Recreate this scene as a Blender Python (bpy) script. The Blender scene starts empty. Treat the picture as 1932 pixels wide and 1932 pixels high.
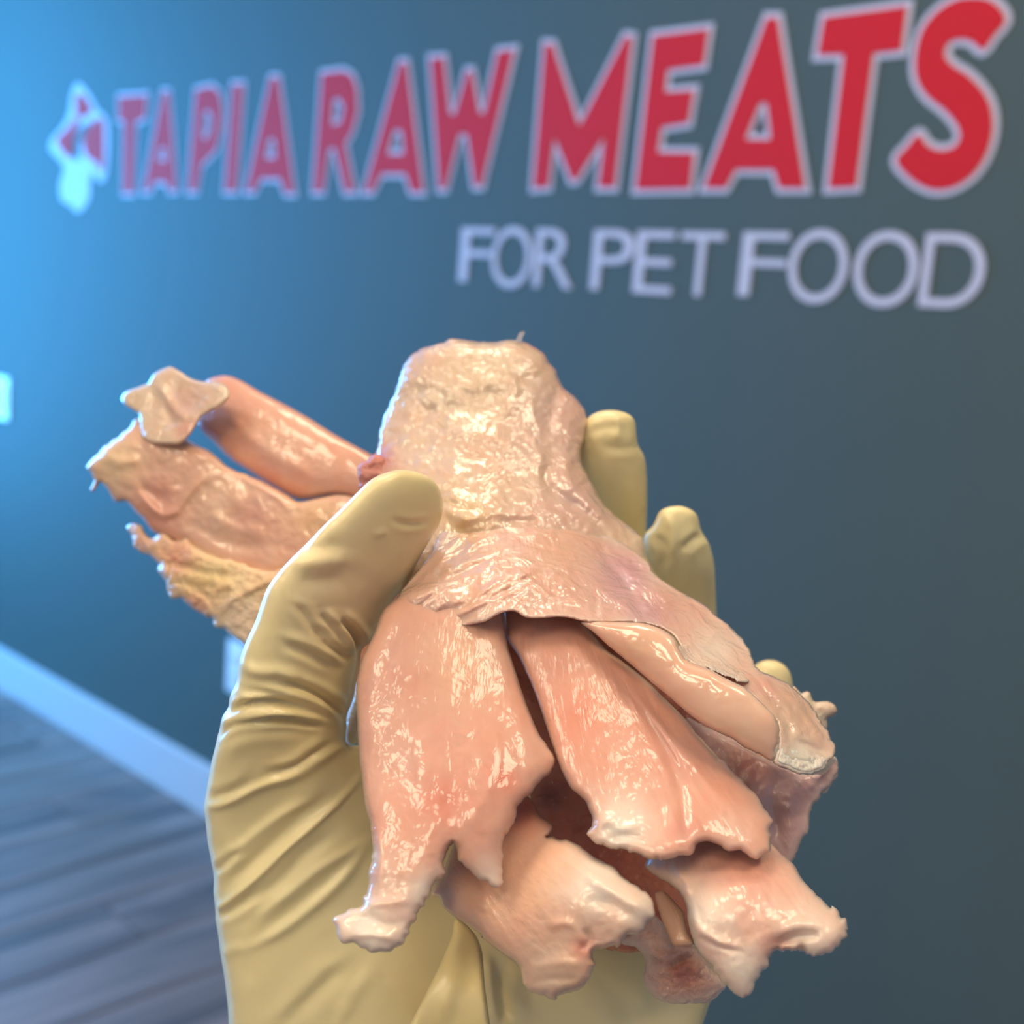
import bpy, bmesh, math, random
import numpy as np
from mathutils import Matrix, Vector
from mathutils.geometry import delaunay_2d_cdt
random.seed(3); RNG = np.random.default_rng(11)
scene = bpy.context.scene
col = scene.collection

# ------------------------------------------------------------------ camera
FPX = 2300.0                      # focal length in pixels of the 1932 px frame
def nrm(v): v = np.array(v, float); return v/np.linalg.norm(v)
EX = -nrm((-2432, -571, FPX)); ED = nrm((-.08, 1, .1637)); ED = nrm(ED-ED.dot(EX)*EX)
EZ = -ED; EY = np.cross(EZ, EX)
M = np.array([EX, EY, EZ])        # camera (right, down, forward) -> world
CAMH = 1.165                      # camera height above the floor
WALL_Y = 1.455                    # the sign wall
C0 = np.array([0, 0, CAMH])
cam_d = bpy.data.cameras.new('camera'); cam = bpy.data.objects.new('camera', cam_d); col.objects.link(cam)
cam_d.sensor_width = 36; cam_d.lens = FPX/1932*36
R_, D_, F_ = M[:, 0], M[:, 1], M[:, 2]
mw = Matrix.Identity(4)
for i in range(3):
    mw[i][0] = R_[i]; mw[i][1] = -D_[i]; mw[i][2] = -F_[i]; mw[i][3] = C0[i]
cam.matrix_world = mw
cam_d.clip_start = .01
cam_d.dof.use_dof = True; cam_d.dof.focus_distance = .295; cam_d.dof.aperture_fstop = 11.5
cam_d.dof.aperture_blades = 0
scene.camera = cam

# ------------------------------------------------------------------ light
vs = scene.view_settings
scene.display_settings.display_device = 'sRGB'
vs.view_transform = 'Standard'; vs.look = 'None'; vs.gamma = 1; vs.use_curve_mapping = False
vs.exposure = 0.0
world = bpy.data.worlds.new('world'); scene.world = world; world.use_nodes = True
wn = world.node_tree; wn.nodes['Background'].inputs[0].default_value = (.45, .68, 1, 1)
wn.nodes['Background'].inputs[1].default_value = 1.2
RX0, RX1, RY0, CEIL = -4.15, 2.2, -2.6, 2.75      # room
def area(name, loc, direction, sx, sy, power, color):
    d = bpy.data.lights.new(name, 'AREA'); d.shape = 'RECTANGLE'; d.size = sx; d.size_y = sy
    d.energy = power; d.color = color
    o = bpy.data.objects.new(name, d); col.objects.link(o); o.location = loc
    o.rotation_euler = Vector(direction).to_track_quat('-Z', 'Y').to_euler(); return o
WIN = (-.5, 1.25, .3, 2.35)      # window in the left wall: y0, y1, z0, z1
area('window_daylight', (RX0+.06, (WIN[0]+WIN[1])/2, (WIN[2]+WIN[3])/2), (1, 0, -.12), WIN[1]-WIN[0]-.2, WIN[3]-WIN[2]-.2, 225, (.06, .41, 1))
LAMPS = [(-.75, .4), (.6, .4), (-.75, -1.15), (.6, -1.15), (-.75, -2.25), (.6, -2.25)]  # last row: unseen lamps added to light the meat from the front
LAMP_W = 10.5; LAMP_C = (1, .82, .58)

# ------------------------------------------------------------------ helpers
def px3(x, y, z):                 # pixel + depth -> world point(s)
    x = np.asarray(x, float); y = np.asarray(y, float); z = np.asarray(z, float)
    v = np.stack([(x-966)/FPX, (y-966)/FPX, np.ones_like(x)], -1)*z[..., None]
    return v@M.T+C0
def wallpt(x, y, off=0.):         # pixel -> point on the sign wall (x, z)
    v = M@np.array([(x-966)/FPX, (y-966)/FPX, 1.]); t = (WALL_Y-off)/v[1]
    return v[0]*t, v[2]*t+CAMH
def lin(c):
    c = np.array(c, float)/255.; return np.where(c <= .04045, c/12.92, ((c+.055)/1.055)**2.4)
def tag(o, label=None, cat=None, group=None, kind=None):
    if label: o['label'] = label
    if cat: o['category'] = cat
    if group: o['group'] = group
    if kind: o['kind'] = kind
    return o
def empty(name, loc=(0, 0, 0)):
    o = bpy.data.objects.new(name, None); col.objects.link(o); o.location = loc; o.empty_display_size = .05; return o
def setparent(o, p):
    if p is None: return
    o.parent = p; bpy.context.view_layer.update(); o.matrix_parent_inverse = p.matrix_world.inverted()
def link(name, me, mat, parent=None):
    o = bpy.data.objects.new(name, me); col.objects.link(o)
    if mat: me.materials.clear(); me.materials.append(mat)
    setparent(o, parent); return o
def boxes(name, lst, mat, parent=None, bevel=0.):
    bm = bmesh.new()
    for (x0, x1, y0, y1, z0, z1) in lst:
        r = bmesh.ops.create_cube(bm, size=1)
        for v in r['verts']:
            v.co = Vector(((x0+x1)/2+v.co.x*(x1-x0), (y0+y1)/2+v.co.y*(y1-y0), (z0+z1)/2+v.co.z*(z1-z0)))
    if bevel: bmesh.ops.bevel(bm, geom=bm.edges[:], offset=bevel, segments=2, affect='EDGES', profile=.6)
    me = bpy.data.meshes.new(name); bm.to_mesh(me); bm.free()
    return link(name, me, mat, parent)
class NT:
    def __init__(s, name):
        s.m = bpy.data.materials.new(name); s.m.use_nodes = True; s.t = s.m.node_tree; s.b = s.t.nodes['Principled BSDF']
    def n(s, typ, **kw):
        nd = s.t.nodes.new(typ)
        for k, v in kw.items():
            if k.startswith('_'): nd.inputs[k[1:].replace('_', ' ')].default_value = v
            else: setattr(nd, k, v)
        return nd
    def l(s, a, b): s.t.links.new(a, b)
    def set(s, **kw):
        for k, v in kw.items(): s.b.inputs[k.replace('_', ' ')].default_value = v
def rgba(c): return tuple(lin(c))+(1,)
def plain(name, c, rough=.5, bump=0, scale=200, **kw):
    t = NT(name); t.set(Base_Color=rgba(c), Roughness=rough, **kw)
    tc = t.n('ShaderNodeTexCoord'); nz = t.n('ShaderNodeTexNoise', _Scale=scale, _Detail=4.)
    t.l(tc.outputs['Object'], nz.inputs['Vector'])
    mx = t.n('ShaderNodeMixRGB', blend_type='MULTIPLY'); mx.inputs[0].default_value = .12
    mx.inputs[1].default_value = rgba(c); t.l(nz.outputs['Fac'], mx.inputs[2]); t.l(mx.outputs[0], t.b.inputs['Base Color'])
    if bump:
        b = t.n('ShaderNodeBump', _Strength=bump, _Distance=.002); t.l(nz.outputs['Fac'], b.inputs['Height']); t.l(b.outputs[0], t.b.inputs['Normal'])
    return t.m

# ------------------------------------------------------------------ materials
mat_wall = plain('paint_dark_slate', (75, 85, 80), .7, .25, 260, Specular_IOR_Level=.3)
mat_wall2 = plain('paint_pale_grey', (190, 190, 186), .7, .2, 200)
mat_ceil = plain('ceiling_white', (225, 222, 215), .8, .2, 120)
mat_trim = plain('trim_white', (196, 190, 190), .45)
mat_plate = plain('plate_white', (232, 234, 236), .3)
mat_slot = plain('socket_dark', (40, 40, 42), .5)
mat_red = plain('vinyl_red', (206, 30, 36), .7, Specular_IOR_Level=.2)
mat_white = plain('vinyl_white', (196, 190, 200), .7, Specular_IOR_Level=.2)
mat_alu = plain('window_aluminium', (150, 152, 155), .35, Metallic=.8)
def glass_mat():
    t = NT('window_glass'); t.set(Base_Color=(.9, .96, 1, 1), Roughness=.02, Transmission_Weight=1., IOR=1.45); return t.m
mat_glass = glass_mat()
def lamp_mat():
    t = NT('lamp_diffuser'); t.set(Base_Color=(1, .95, .85, 1), Roughness=.4, Emission_Color=LAMP_C+(1,), Emission_Strength=LAMP_E); return t.m
LAMP_E = 7.0
mat_lamp = lamp_mat()
def plank_mat():
    t = NT('laminate_grey_oak')
    oi = t.n('ShaderNodeObjectInfo'); tc = t.n('ShaderNodeTexCoord')
    mp = t.n('ShaderNodeMapping'); mp.inputs['Scale'].default_value = (30, 1.0, 1)
    ad = t.n('ShaderNodeVectorMath', operation='ADD'); cb = t.n('ShaderNodeCombineXYZ')
    ml = t.n('ShaderNodeMath', operation='MULTIPLY'); ml.inputs[1].default_value = 37.
    t.l(oi.outputs['Random'], ml.inputs[0]); t.l(ml.outputs[0], cb.inputs[1]); t.l(ml.outputs[0], cb.inputs[0])
    t.l(tc.outputs['Object'], ad.inputs[0]); t.l(cb.outputs[0], ad.inputs[1]); t.l(ad.outputs[0], mp.inputs[0])
    nz = t.n('ShaderNodeTexNoise', _Scale=1., _Detail=6., _Roughness=.6); t.l(mp.outputs[0], nz.inputs['Vector'])
    rp = t.n('ShaderNodeValToRGB'); e = rp.color_ramp.elements
    e[0].position = .3; e[0].color = rgba((64, 54, 50)); e[1].position = .72; e[1].color = rgba((150, 124, 112))
    t.l(nz.outputs['Fac'], rp.inputs[0])
    mr = t.n('ShaderNodeMapRange'); mr.inputs[3].default_value = .85; mr.inputs[4].default_value = 1.08; t.l(oi.outputs['Random'], mr.inputs[0])
    mx = t.n('ShaderNodeMixRGB', blend_type='MULTIPLY'); mx.inputs[0].default_value = 1
    t.l(rp.outputs[0], mx.inputs[1]); t.l(mr.outputs[0], mx.inputs[2]); t.l(mx.outputs[0], t.b.inputs['Base Color'])
    t.set(Roughness=.5); return t.m
mat_plank = plank_mat()

def meat_mat(name, rough, fib_amp, wet_amp, wet_scale, sss=.3, coat=.6, grain=.25, along=False):
    t = NT(name)
    at = t.n('ShaderNodeAttribute', attribute_name='Col'); fb = t.n('ShaderNodeAttribute', attribute_name='fib')
    tc = t.n('ShaderNodeTexCoord')
    mp = t.n('ShaderNodeMapping'); mp.inputs['Scale'].default_value = (.16, .010, 1); t.l(fb.outputs['Vector'], mp.inputs[0])
    n1 = t.n('ShaderNodeTexNoise', _Scale=1., _Detail=5., _Roughness=.6); t.l(mp.outputs[0], n1.inputs['Vector'])
    n2 = t.n('ShaderNodeTexNoise', _Scale=wet_scale, _Detail=3., _Roughness=.55, _Distortion=.6); t.l(tc.outputs['Object'], n2.inputs['Vector'])
    if along:
        m9 = t.n('ShaderNodeMapping'); m9.inputs['Scale'].default_value = (.06, .018, 1); t.l(fb.outputs['Vector'], m9.inputs[0])
        n2.inputs['Scale'].default_value = 1.; t.l(m9.outputs[0], n2.inputs['Vector'])
    n3 = t.n('ShaderNodeTexNoise', _Scale=90., _Detail=4.); t.l(tc.outputs['Object'], n3.inputs['Vector'])
    # colour: attribute x fibres x mottling
    r1 = t.n('ShaderNodeMapRange'); r1.inputs[1].default_value = .3; r1.inputs[2].default_value = .7; r1.inputs[3].default_value = 1-grain*.5; r1.inputs[4].default_value = 1+grain*.3
    t.l(n1.outputs['Fac'], r1.inputs[0])
    m1 = t.n('ShaderNodeMixRGB', blend_type='MULTIPLY'); m1.inputs[0].default_value = 1; t.l(at.outputs['Color'], m1.inputs[1]); t.l(r1.outputs[0], m1.inputs[2])
    rp = t.n('ShaderNodeValToRGB'); e = rp.color_ramp.elements; e[0].position = .35; e[0].color = (1.0, .86, .80, 1); e[1].position = .65; e[1].color = (1, 1, 1, 1)
    t.l(n3.outputs['Fac'], rp.inputs[0])
    m2 = t.n('ShaderNodeMixRGB', blend_type='MULTIPLY'); m2.inputs[0].default_value = .7; t.l(m1.outputs[0], m2.inputs[1]); t.l(rp.outputs[0], m2.inputs[2])
    t.l(m2.outputs[0], t.b.inputs['Base Color'])
    t.set(Roughness=rough, Subsurface_Weight=sss, Subsurface_Radius=(1., .35, .18), Subsurface_Scale=.0035, Coat_Weight=coat, Coat_Roughness=.06, IOR=1.4)
    b1 = t.n('ShaderNodeBump', _Strength=1., _Distance=fib_amp); t.l(n1.outputs['Fac'], b1.inputs['Height'])
    b2 = t.n('ShaderNodeBump', _Strength=1., _Distance=wet_amp); t.l(n2.outputs['Fac'], b2.inputs['Height']); t.l(b1.outputs[0], b2.inputs['Normal'])
    b3 = t.n('ShaderNodeBump', _Strength=1., _Distance=wet_amp*.35); t.l(n2.outputs['Fac'], b3.inputs['Height']); t.l(b1.outputs[0], b3.inputs['Normal'])
    t.l(b3.outputs[0], t.b.inputs['Normal']); t.l(b2.outputs[0], t.b.inputs['Coat Normal'])
    return t.m
mat_tendon = meat_mat('tendon_wet',   .40, .00004, .00038, 170, sss=.45, coat=.55, grain=.05, along=True)
mat_smooth = meat_mat('tendon_smooth', .42, .00001, .0004, 90, sss=.45, coat=.9, grain=0.)
mat_film = meat_mat('membrane_wet', .36, .0001, .0016, 130, sss=.4, coat=1., grain=.06)
mat_fat = meat_mat('fat_frayed', .5, .0001, .0022, 330, sss=.4, coat=.5, grain=.08)
def glove_mat():
    t = NT('latex_glove'); at = t.n('ShaderNodeAttribute', attribute_name='Col'); t.l(at.outputs['Color'], t.b.inputs['Base Color'])
    tc = t.n('ShaderNodeTexCoord'); n = t.n('ShaderNodeTexNoise', _Scale=120., _Detail=2.); t.l(tc.outputs['Object'], n.inputs['Vector'])
    b = t.n('ShaderNodeBump', _Strength=.5, _Distance=.0006); t.l(n.outputs['Fac'], b.inputs['Height']); t.l(b.outputs[0], t.b.inputs['Normal'])
    t.set(Roughness=.42, Subsurface_Weight=.2, Subsurface_Radius=(1., .6, .25), Subsurface_Scale=.003, Coat_Weight=.3, Coat_Roughness=.22)
    return t.m
mat_glove = glove_mat()

# ------------------------------------------------------------------ the room
T = .12
tag(boxes('wall_back', [(RX0-T, RX1+T, WALL_Y, WALL_Y+T, 0, CEIL)], mat_wall), kind='structure')
tag(boxes('wall_right', [(RX1, RX1+T, RY0, WALL_Y, 0, CEIL)], mat_wall2), kind='structure')
tag(boxes('wall_front', [(RX0-T, RX1+T, RY0-T, RY0, 0, CEIL)], mat_wall2), kind='structure')
tag(boxes('wall_left', [(RX0-T, RX0, RY0, WIN[0], 0, CEIL), (RX0-T, RX0, WIN[1], WALL_Y, 0, CEIL),
                        (RX0-T, RX0, WIN[0], WIN[1], 0, WIN[2]), (RX0-T, RX0, WIN[0], WIN[1], WIN[3], CEIL)], mat_wall2), kind='structure')
tag(boxes('ceiling', [(RX0-T, RX1+T, RY0-T, WALL_Y+T, CEIL, CEIL+T)], mat_ceil), kind='structure')
floor = tag(boxes('floor', [(RX0-T, RX1+T, RY0-T, WALL_Y+T, -.1, -.006)], mat_slot), kind='structure')
tag(boxes('baseboard_back', [(RX0, RX1, WALL_Y-.016, WALL_Y, 0, .118)], mat_trim, bevel=.004), kind='structure')
wi = tag(empty('window_1', (RX0, (WIN[0]+WIN[1])/2, WIN[2])), kind='structure')
y0, y1, z0, z1 = WIN; ym = (y0+y1)/2
boxes('window_frame', [(RX0-.09, RX0-.02, y0, y0+.06, z0, z1), (RX0-.09, RX0-.02, y1-.06, y1, z0, z1), (RX0-.09, RX0-.02, ym-.03, ym+.03, z0, z1),
                       (RX0-.09, RX0-.02, y0, y1, z0, z0+.06), (RX0-.09, RX0-.02, y0, y1, z1-.06, z1)], mat_alu, wi)
for a, b in ((y0+.06, ym-.03), (ym+.03, y1-.06)):
    boxes('pane', [(RX0-.06, RX0-.052, a, b, z0+.06, z1-.06)], mat_glass, wi)
# laminate planks, each a board of its own, running up to the sign wall
PW, PL = .165, 1.22
bm = bmesh.new(); bmesh.ops.create_cube(bm, size=1)
for v in bm.verts: v.co = Vector((v.co.x*(PW-.003), v.co.y*(PL-.003), v.co.z*.012))
bmesh.ops.bevel(bm, geom=bm.edges[:], offset=.0012, segments=1, affect='EDGES')
plank_me = bpy.data.meshes.new('plank'); bm.to_mesh(plank_me); bm.free(); plank_me.materials.append(mat_plank)
i = 0; x = RX0+PW/2
while x < RX1:
    y = WALL_Y+PL-(.37*i % 1)*PL
    while y > RY0-PL/2:
        o = bpy.data.objects.new('plank', plank_me); col.objects.link(o)
        lo, hi = max(RY0, y-PL/2), min(WALL_Y-.001, y+PL/2)
        if hi-lo > .06:
            o.location = (x, (lo+hi)/2, -.006); o.scale.y = (hi-lo)/PL; o.parent = floor
        else: bpy.data.objects.remove(o)
        y -= PL
    x += PW; i += 1
for k, (lx, ly) in enumerate(LAMPS):
    r = tag(empty('ceiling_light', (lx, ly, CEIL)), 'square warm ceiling light '+('in the row nearest the sign wall, ', 'in the middle row, ', 'in the added front-light row farthest from the sign wall, ')[k//2]+('on the window side' if k % 2 == 0 else 'opposite the window'), 'ceiling light', 'ceiling lights')
    s = .3
    boxes('rim', [(lx-s-.02, lx+s+.02, ly-s-.02, ly-s, CEIL-.03, CEIL), (lx-s-.02, lx+s+.02, ly+s, ly+s+.02, CEIL-.03, CEIL),
                  (lx-s-.02, lx-s, ly-s, ly+s, CEIL-.03, CEIL), (lx+s, lx+s+.02, ly-s, ly+s, CEIL-.03, CEIL)], mat_trim, r)
    boxes('diffuser', [(lx-s, lx+s, ly-s, ly+s, CEIL-.02, CEIL-.005)], mat_lamp, r)
    al = area('ceiling_light_glow', (lx, ly, CEIL-.035), (0, 0, -1), 2*s-.02, 2*s-.02, LAMP_W, LAMP_C)

# ---------------- wall plates
def rounded_plate(name, cx, cz, w, h, d, mat, parent, y=WALL_Y, bev=.004):
    return boxes(name, [(cx-w/2, cx+w/2, y-d, y, cz-h/2, cz+h/2)], mat, parent, bev)
ox, oz = wallpt(449, 1260)
r = tag(empty('wall_outlet', (ox, WALL_Y, oz)), 'white duplex power outlet on the dark wall above the baseboard', 'outlet')
rounded_plate('cover_plate', ox, oz, .07, .116, .006, mat_plate, r)
for s in (-1, 1):
    so = rounded_plate('socket', ox, oz+s*.02, .034, .028, .003, mat_plate, r, WALL_Y-.006, .001)
    for q in (-1, 1): boxes('slot', [(ox+q*.006-.001, ox+q*.006+.001, WALL_Y-.0096, WALL_Y-.009, oz+s*.02-.004, oz+s*.02+.004)], mat_slot, so)
sx, sz = wallpt(2, 750)
r = tag(empty('light_switch', (sx, WALL_Y, sz)), 'white double rocker light switch plate on the dark wall', 'switch')
rounded_plate('cover_plate', sx, sz, .115, .118, .006, mat_plate, r)
for q in (-1, 1): rounded_plate('rocker', sx+q*.023, sz, .033, .066, .004, mat_plate, r, WALL_Y-.006, .0015)

# ---------------- lettering
def Z(x0, y0, s, pts): return [(x0+a*s, y0+b*s) for a, b in pts]
def flat_shape(name, loops, mat, parent, y_front, depth, offset=0., smooth=False):
    cu = bpy.data.curves.new(name, 'CURVE'); cu.dimensions = '2D'; cu.fill_mode = 'BOTH'; cu.extrude = depth/2; cu.offset = offset
    for lp in loops:
        p = np.array([wallpt(*q) for q in lp])
        if smooth: p = catmull(p, .004)
        sp = cu.splines.new('POLY'); sp.points.add(len(p)-1); sp.use_cyclic_u = True
        for i, q in enumerate(p): sp.points[i].co = (q[0], q[1], 0, 1)
    tmp = bpy.data.objects.new('tmp', cu); col.objects.link(tmp)
    me = bpy.data.meshes.new_from_object(tmp.evaluated_get(bpy.context.evaluated_depsgraph_get()))
    bpy.data.objects.remove(tmp)
    for v in me.vertices: v.co = Vector((v.co.x, y_front+depth/2+v.co.z, v.co.y))
    me.name = name
    return link(name, me, mat, parent)
def catmull(p, sp, closed=True):
    p = np.asarray(p, float); n = len(p); out = []
    rng_ = range(n) if closed else range(n-1)
    for i in rng_:
        if closed: a, b, c, d = p[i-1], p[i], p[(i+1) % n], p[(i+2) % n]
        else: a, b, c, d = p[max(i-1, 0)], p[i], p[i+1], p[min(i+2, n-1)]
        k = max(1, int(np.linalg.norm(c-b)/sp))
        # centripetal-like tension to avoid overshoot on uneven spacing
        lb, lc, la = np.linalg.norm(c-b)+1e-9, np.linalg.norm(d-c)+1e-9, np.linalg.norm(b-a)+1e-9
        m1 = (c-a)/(la+lb)*lb; m2 = (d-b)/(lb+lc)*lb
        t = (np.arange(k)/k)[:, None]
        out.append((2*t**3-3*t**2+1)*b+(t**3-2*t**2+t)*m1+(-2*t**3+3*t**2)*c+(t**3-t**2)*m2)
    if not closed: out.append(p[-1:])
    return np.concatenate(out)
za = lambda p: Z(0, 100, 640/1932, p)
zb = lambda p: Z(540, 0, 700/1932, p)
zc = lambda p: Z(1200, 0, 732/1932, p)
ze = lambda p: Z(80, 130, 160/1066, p)
LET = [
 ('T', [za([(680,250),(840,240),(830,370),(775,395),(765,800),(705,800),(710,390),(680,380)])]),
 ('A', [za([(930,220),(965,220),(1010,785),(970,790),(950,735),(880,735),(860,790),(820,790)]), za([(920,540),(945,540),(950,615),(905,615)])]),
 ('P', [za([(1120,210),(1210,190),(1250,225),(1268,300),(1265,420),(1235,550),(1150,640),(1125,790),(1075,790)]), za([(1170,330),(1205,340),(1210,420),(1180,490),(1155,480)])]),
 ('I', [za([(1330,180),(1390,180),(1350,790),(1285,790)])]),
 ('A', [za([(1545,140),(1590,140),(1680,800),(1630,800),(1600,715),(1490,715),(1455,790),(1405,790)]), za([(1535,490),(1565,490),(1572,600),(1515,600)])]),
 ('R', [zb([(190,385),(300,370),(345,395),(370,460),(375,580),(350,680),(310,750),(360,1000),(310,1000),(255,770),(225,780),(195,1000),(145,1000)]), zb([(250,520),(280,512),(303,560),(285,640),(240,655)])]),
 ('A', [zb([(595,325),(630,325),(718,1000),(655,1000),(625,905),(500,905),(455,1000),(410,1000)]), zb([(565,680),(605,680),(616,805),(530,805)])]),
 ('W', [zb([(755,305),(825,300),(855,590),(880,600),(945,370),(970,370),(1010,590),(1035,590),(1105,270),(1190,260),(1022,970),(985,970),(945,700),(905,700),(835,985),(800,985)])]),
 ('M', [zb([(1350,230),(1390,230),(1530,660),(1770,190),(1805,195),(1715,975),(1630,975),(1660,710),(1515,940),(1490,940),(1400,715),(1370,975),(1290,980)])]),
 ('E', [zc([(90,180),(365,145),(340,325),(160,350),(147,460),(292,450),(265,612),(130,635),(112,760),(292,762),(272,940),(2,945)])]),
 ('A', [zc([(655,90),(708,90),(845,937),(718,937),(690,845),(500,845),(450,937),(342,937)]), zc([(622,515),(655,515),(675,695),(548,695)])]),
 ('T', [zc([(940,88),(1352,32),(1325,252),(1185,268),(1100,930),(962,938),(1040,272),(908,276)])]),
]
S_ = zc([(1842,105),(1812,40),(1755,0),(1690,-10),(1600,0),(1500,60),(1430,150),(1397,270),(1400,385),(1450,475),(1540,550),(1600,620),(1618,680),(1590,730),(1520,750),(1450,722),(1410,670),(1355,730),(1300,795),(1340,860),(1420,922),(1500,947),(1590,930),(1680,870),(1742,780),(1777,670),(1775,560),(1740,470),(1660,380),(1570,320),(1540,270),(1560,215),(1620,195),(1680,210),(1730,250),(1785,180)])
LET.append(('S', [S_]))
lx, lz = wallpt(960, 376)
title = tag(empty('sign_lettering', (lx, WALL_Y, lz)), 'large red letters with white outlines reading TAPIA RAW MEATS on the dark wall', 'sign')
for ch, loops in LET:
    sm = ch == 'S'
    out = flat_shape('letter_outline', loops, mat_white, title, WALL_Y-.0015, .0015, .0075, sm)
    flat_shape('letter_face', loops, mat_red, out, WALL_Y-.003, .0014, 0, sm)
em = ze([(450,180),(540,250),(640,400),(700,520),(780,580),(830,700),(830,1100),(790,1380),(720,1420),(640,1300),(600,1450),(600,1600),(520,1750),(440,1800),(370,1720),(250,1640),(230,1450),(280,1250),(200,1120),(100,1000),(130,880),(250,740),(340,560),(370,350),(410,220)])
eh = ze([(480,740),(560,690),(610,650),(600,730),(520,860),(480,1000),(490,1110),(400,1140),(380,1000),(420,850)])
ex_, ez_ = wallpt(155, 390)
emb = tag(empty('sign_emblem', (ex_, WALL_Y, ez_)), 'small red and white emblem on the wall before the red letters', 'sign')
flat_shape('emblem_backing', [em, eh], mat_white, emb, WALL_Y-.0015, .0015, 0, True)
for lp in ([(440,330),(520,330),(630,530),(560,585),(450,610),(430,480)], [(190,900),(330,740),(420,620),(470,650),(400,880),(360,1120),(250,1020)], [(545,820),(670,650),(760,630),(785,900),(765,1290),(690,1190),(560,1080),(520,930)]):
    flat_shape('emblem_mark', [ze(lp)], mat_red, emb, WALL_Y-.003, .0014, 0, True)
sub = tag(empty('sign_lettering', wallpt(1350, 575)[:1]+(WALL_Y,)+wallpt(1350, 575)[1:]), 'smaller white letters reading FOR PET FOOD below the red lettering', 'sign')
def word_letters(txt, spans):
    """each letter its own shape: (x left bottom px, x right bottom px) on the wall"""
    for ch, (xl, xr, yt, yb) in zip(txt, spans):
        cu = bpy.data.curves.new('t', 'FONT'); cu.body = ch; cu.size = 1; cu.extrude = 0; cu.offset = -.004
        tmp = bpy.data.objects.new('tmp', cu); col.objects.link(tmp)
        me = bpy.data.meshes.new_from_object(tmp.evaluated_get(bpy.context.evaluated_depsgraph_get())); bpy.data.objects.remove(tmp)
        co = np.array([v.co[:] for v in me.vertices]); mn, mx = co.min(0), co.max(0)
        u = (co[:, 0]-mn[0])/(mx[0]-mn[0]); v = (co[:, 1]-mn[1])/(mx[1]-mn[1])
        a = wallpt(xl, yb); b = wallpt(xr, yb); c = wallpt((xl+xr)/2, yt)
        for i, vt in enumerate(me.vertices):
            z = a[1]+(c[1]-a[1])*v[i]
            vt.co = Vector((a[0]+(b[0]-a[0])*u[i], WALL_Y-.002, z))
        bm = bmesh.new(); bm.from_mesh(me)
        bmesh.ops.remove_doubles(bm, verts=bm.verts[:], dist=1e-5)
        r = bmesh.ops.extrude_face_region(bm, geom=bm.faces[:])
        for vv in r['geom']:
            if isinstance(vv, bmesh.types.BMVert): vv.co.y += .0019
        bmesh.ops.recalc_face_normals(bm, faces=bm.faces[:])
        bm.to_mesh(me); bm.free(); me.name = 'letter'
        me.polygons.foreach_set('use_smooth', np.zeros(len(me.polygons), bool))
        link('letter', me, mat_white, sub)
word_letters('FORPETFOOD', [(866,928,430,531),(925,1000,428,541),(1006,1080,432,541),(1114,1190,434,546),(1194,1266,436,552),(1276,1358,438,556),(1392,1478,438,558),(1482,1592,433,569),(1604,1724,436,576),(1732,1850,440,578)])

# ------------------------------------------------------------------ organic sculpting tools
G = 4                                                   # px of the planning grid
def vnoise(x, y, seed):                                 # smooth value noise in [-1,1]
    xi = np.floor(x).astype(np.int64); yi = np.floor(y).astype(np.int64); fx = x-xi; fy = y-yi
    fx = fx*fx*fx*(fx*(fx*6-15)+10); fy = fy*fy*fy*(fy*(fy*6-15)+10)
    def h(a, b):
        n = (a*374761393+b*668265263+seed*1442695041) & 0xffffffff
        n = ((n ^ (n >> 13))*1274126177) & 0xffffffff
        return ((n ^ (n >> 16)) & 0xffff)/32767.5-1
    return (h(xi, yi)*(1-fx)+h(xi+1, yi)*fx)*(1-fy)+(h(xi, yi+1)*(1-fx)+h(xi+1, yi+1)*fx)*fy
def fbm(x, y, seed, oct=4, gain=.5):
    s = 0; a = 1; t = 0
    for k in range(oct): s = s+a*vnoise(x*2**k+k*17.3, y*2**k-k*9.1, seed+k); t += a; a *= gain
    return s/t
def tps(ctrl):
    c = np.array(ctrl, float)
    if len(c) > 2:                                      # points along a line: keep the surface level across it
        q = c[:, :2]-c[:, :2].mean(0); uu, sv, vt = np.linalg.svd(q, full_matrices=False)
        if sv[1] < .3*sv[0]:
            off = vt[1]*np.ptp(q@vt[0])*.4; c = np.r_[c, c+np.r_[off, 0], c-np.r_[off, 0]]
    p = c[:, :2]/500.; z = c[:, 2]
    if len(c) == 1: return lambda x, y: np.full(np.shape(x), z[0])
    if len(c) == 2:
        d = p[1]-p[0]; L = d@d
        return lambda x, y: z[0]+(z[1]-z[0])*np.clip((((x/500.-p[0, 0])*d[0]+(y/500.-p[0, 1])*d[1])/L), -.5, 1.5)
    def phi(r2): return r2*np.log(r2+1e-12)
    n = len(c); K = phi(((p[:, None]-p[None])**2).sum(-1))+np.eye(n)*2e-3; P = np.c_[np.ones(n), p]
    A = np.zeros((n+3, n+3)); A[:n, :n] = K; A[:n, n:] = P; A[n:, :n] = P.T
    w = np.linalg.lstsq(A, np.r_[z, 0, 0, 0], rcond=None)[0]
    def f(x, y):
        x = np.asarray(x)/500.; y = np.asarray(y)/500.; s = w[n]+w[n+1]*x+w[n+2]*y
        for i in range(n): s = s+w[i]*phi((x-p[i, 0])**2+(y-p[i, 1])**2)
        return s
    return f
def inside(P, X, Y):
    r = np.zeros(X.shape, bool); n = len(P)
    for i in range(n):
        x1, y1 = P[i-1]; x2, y2 = P[i]
        if y1 == y2: continue
        c = ((y1 > Y) != (y2 > Y)) & (X < (x2-x1)*(Y-y1)/(y2-y1)+x1); r ^= c
    return r
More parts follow.
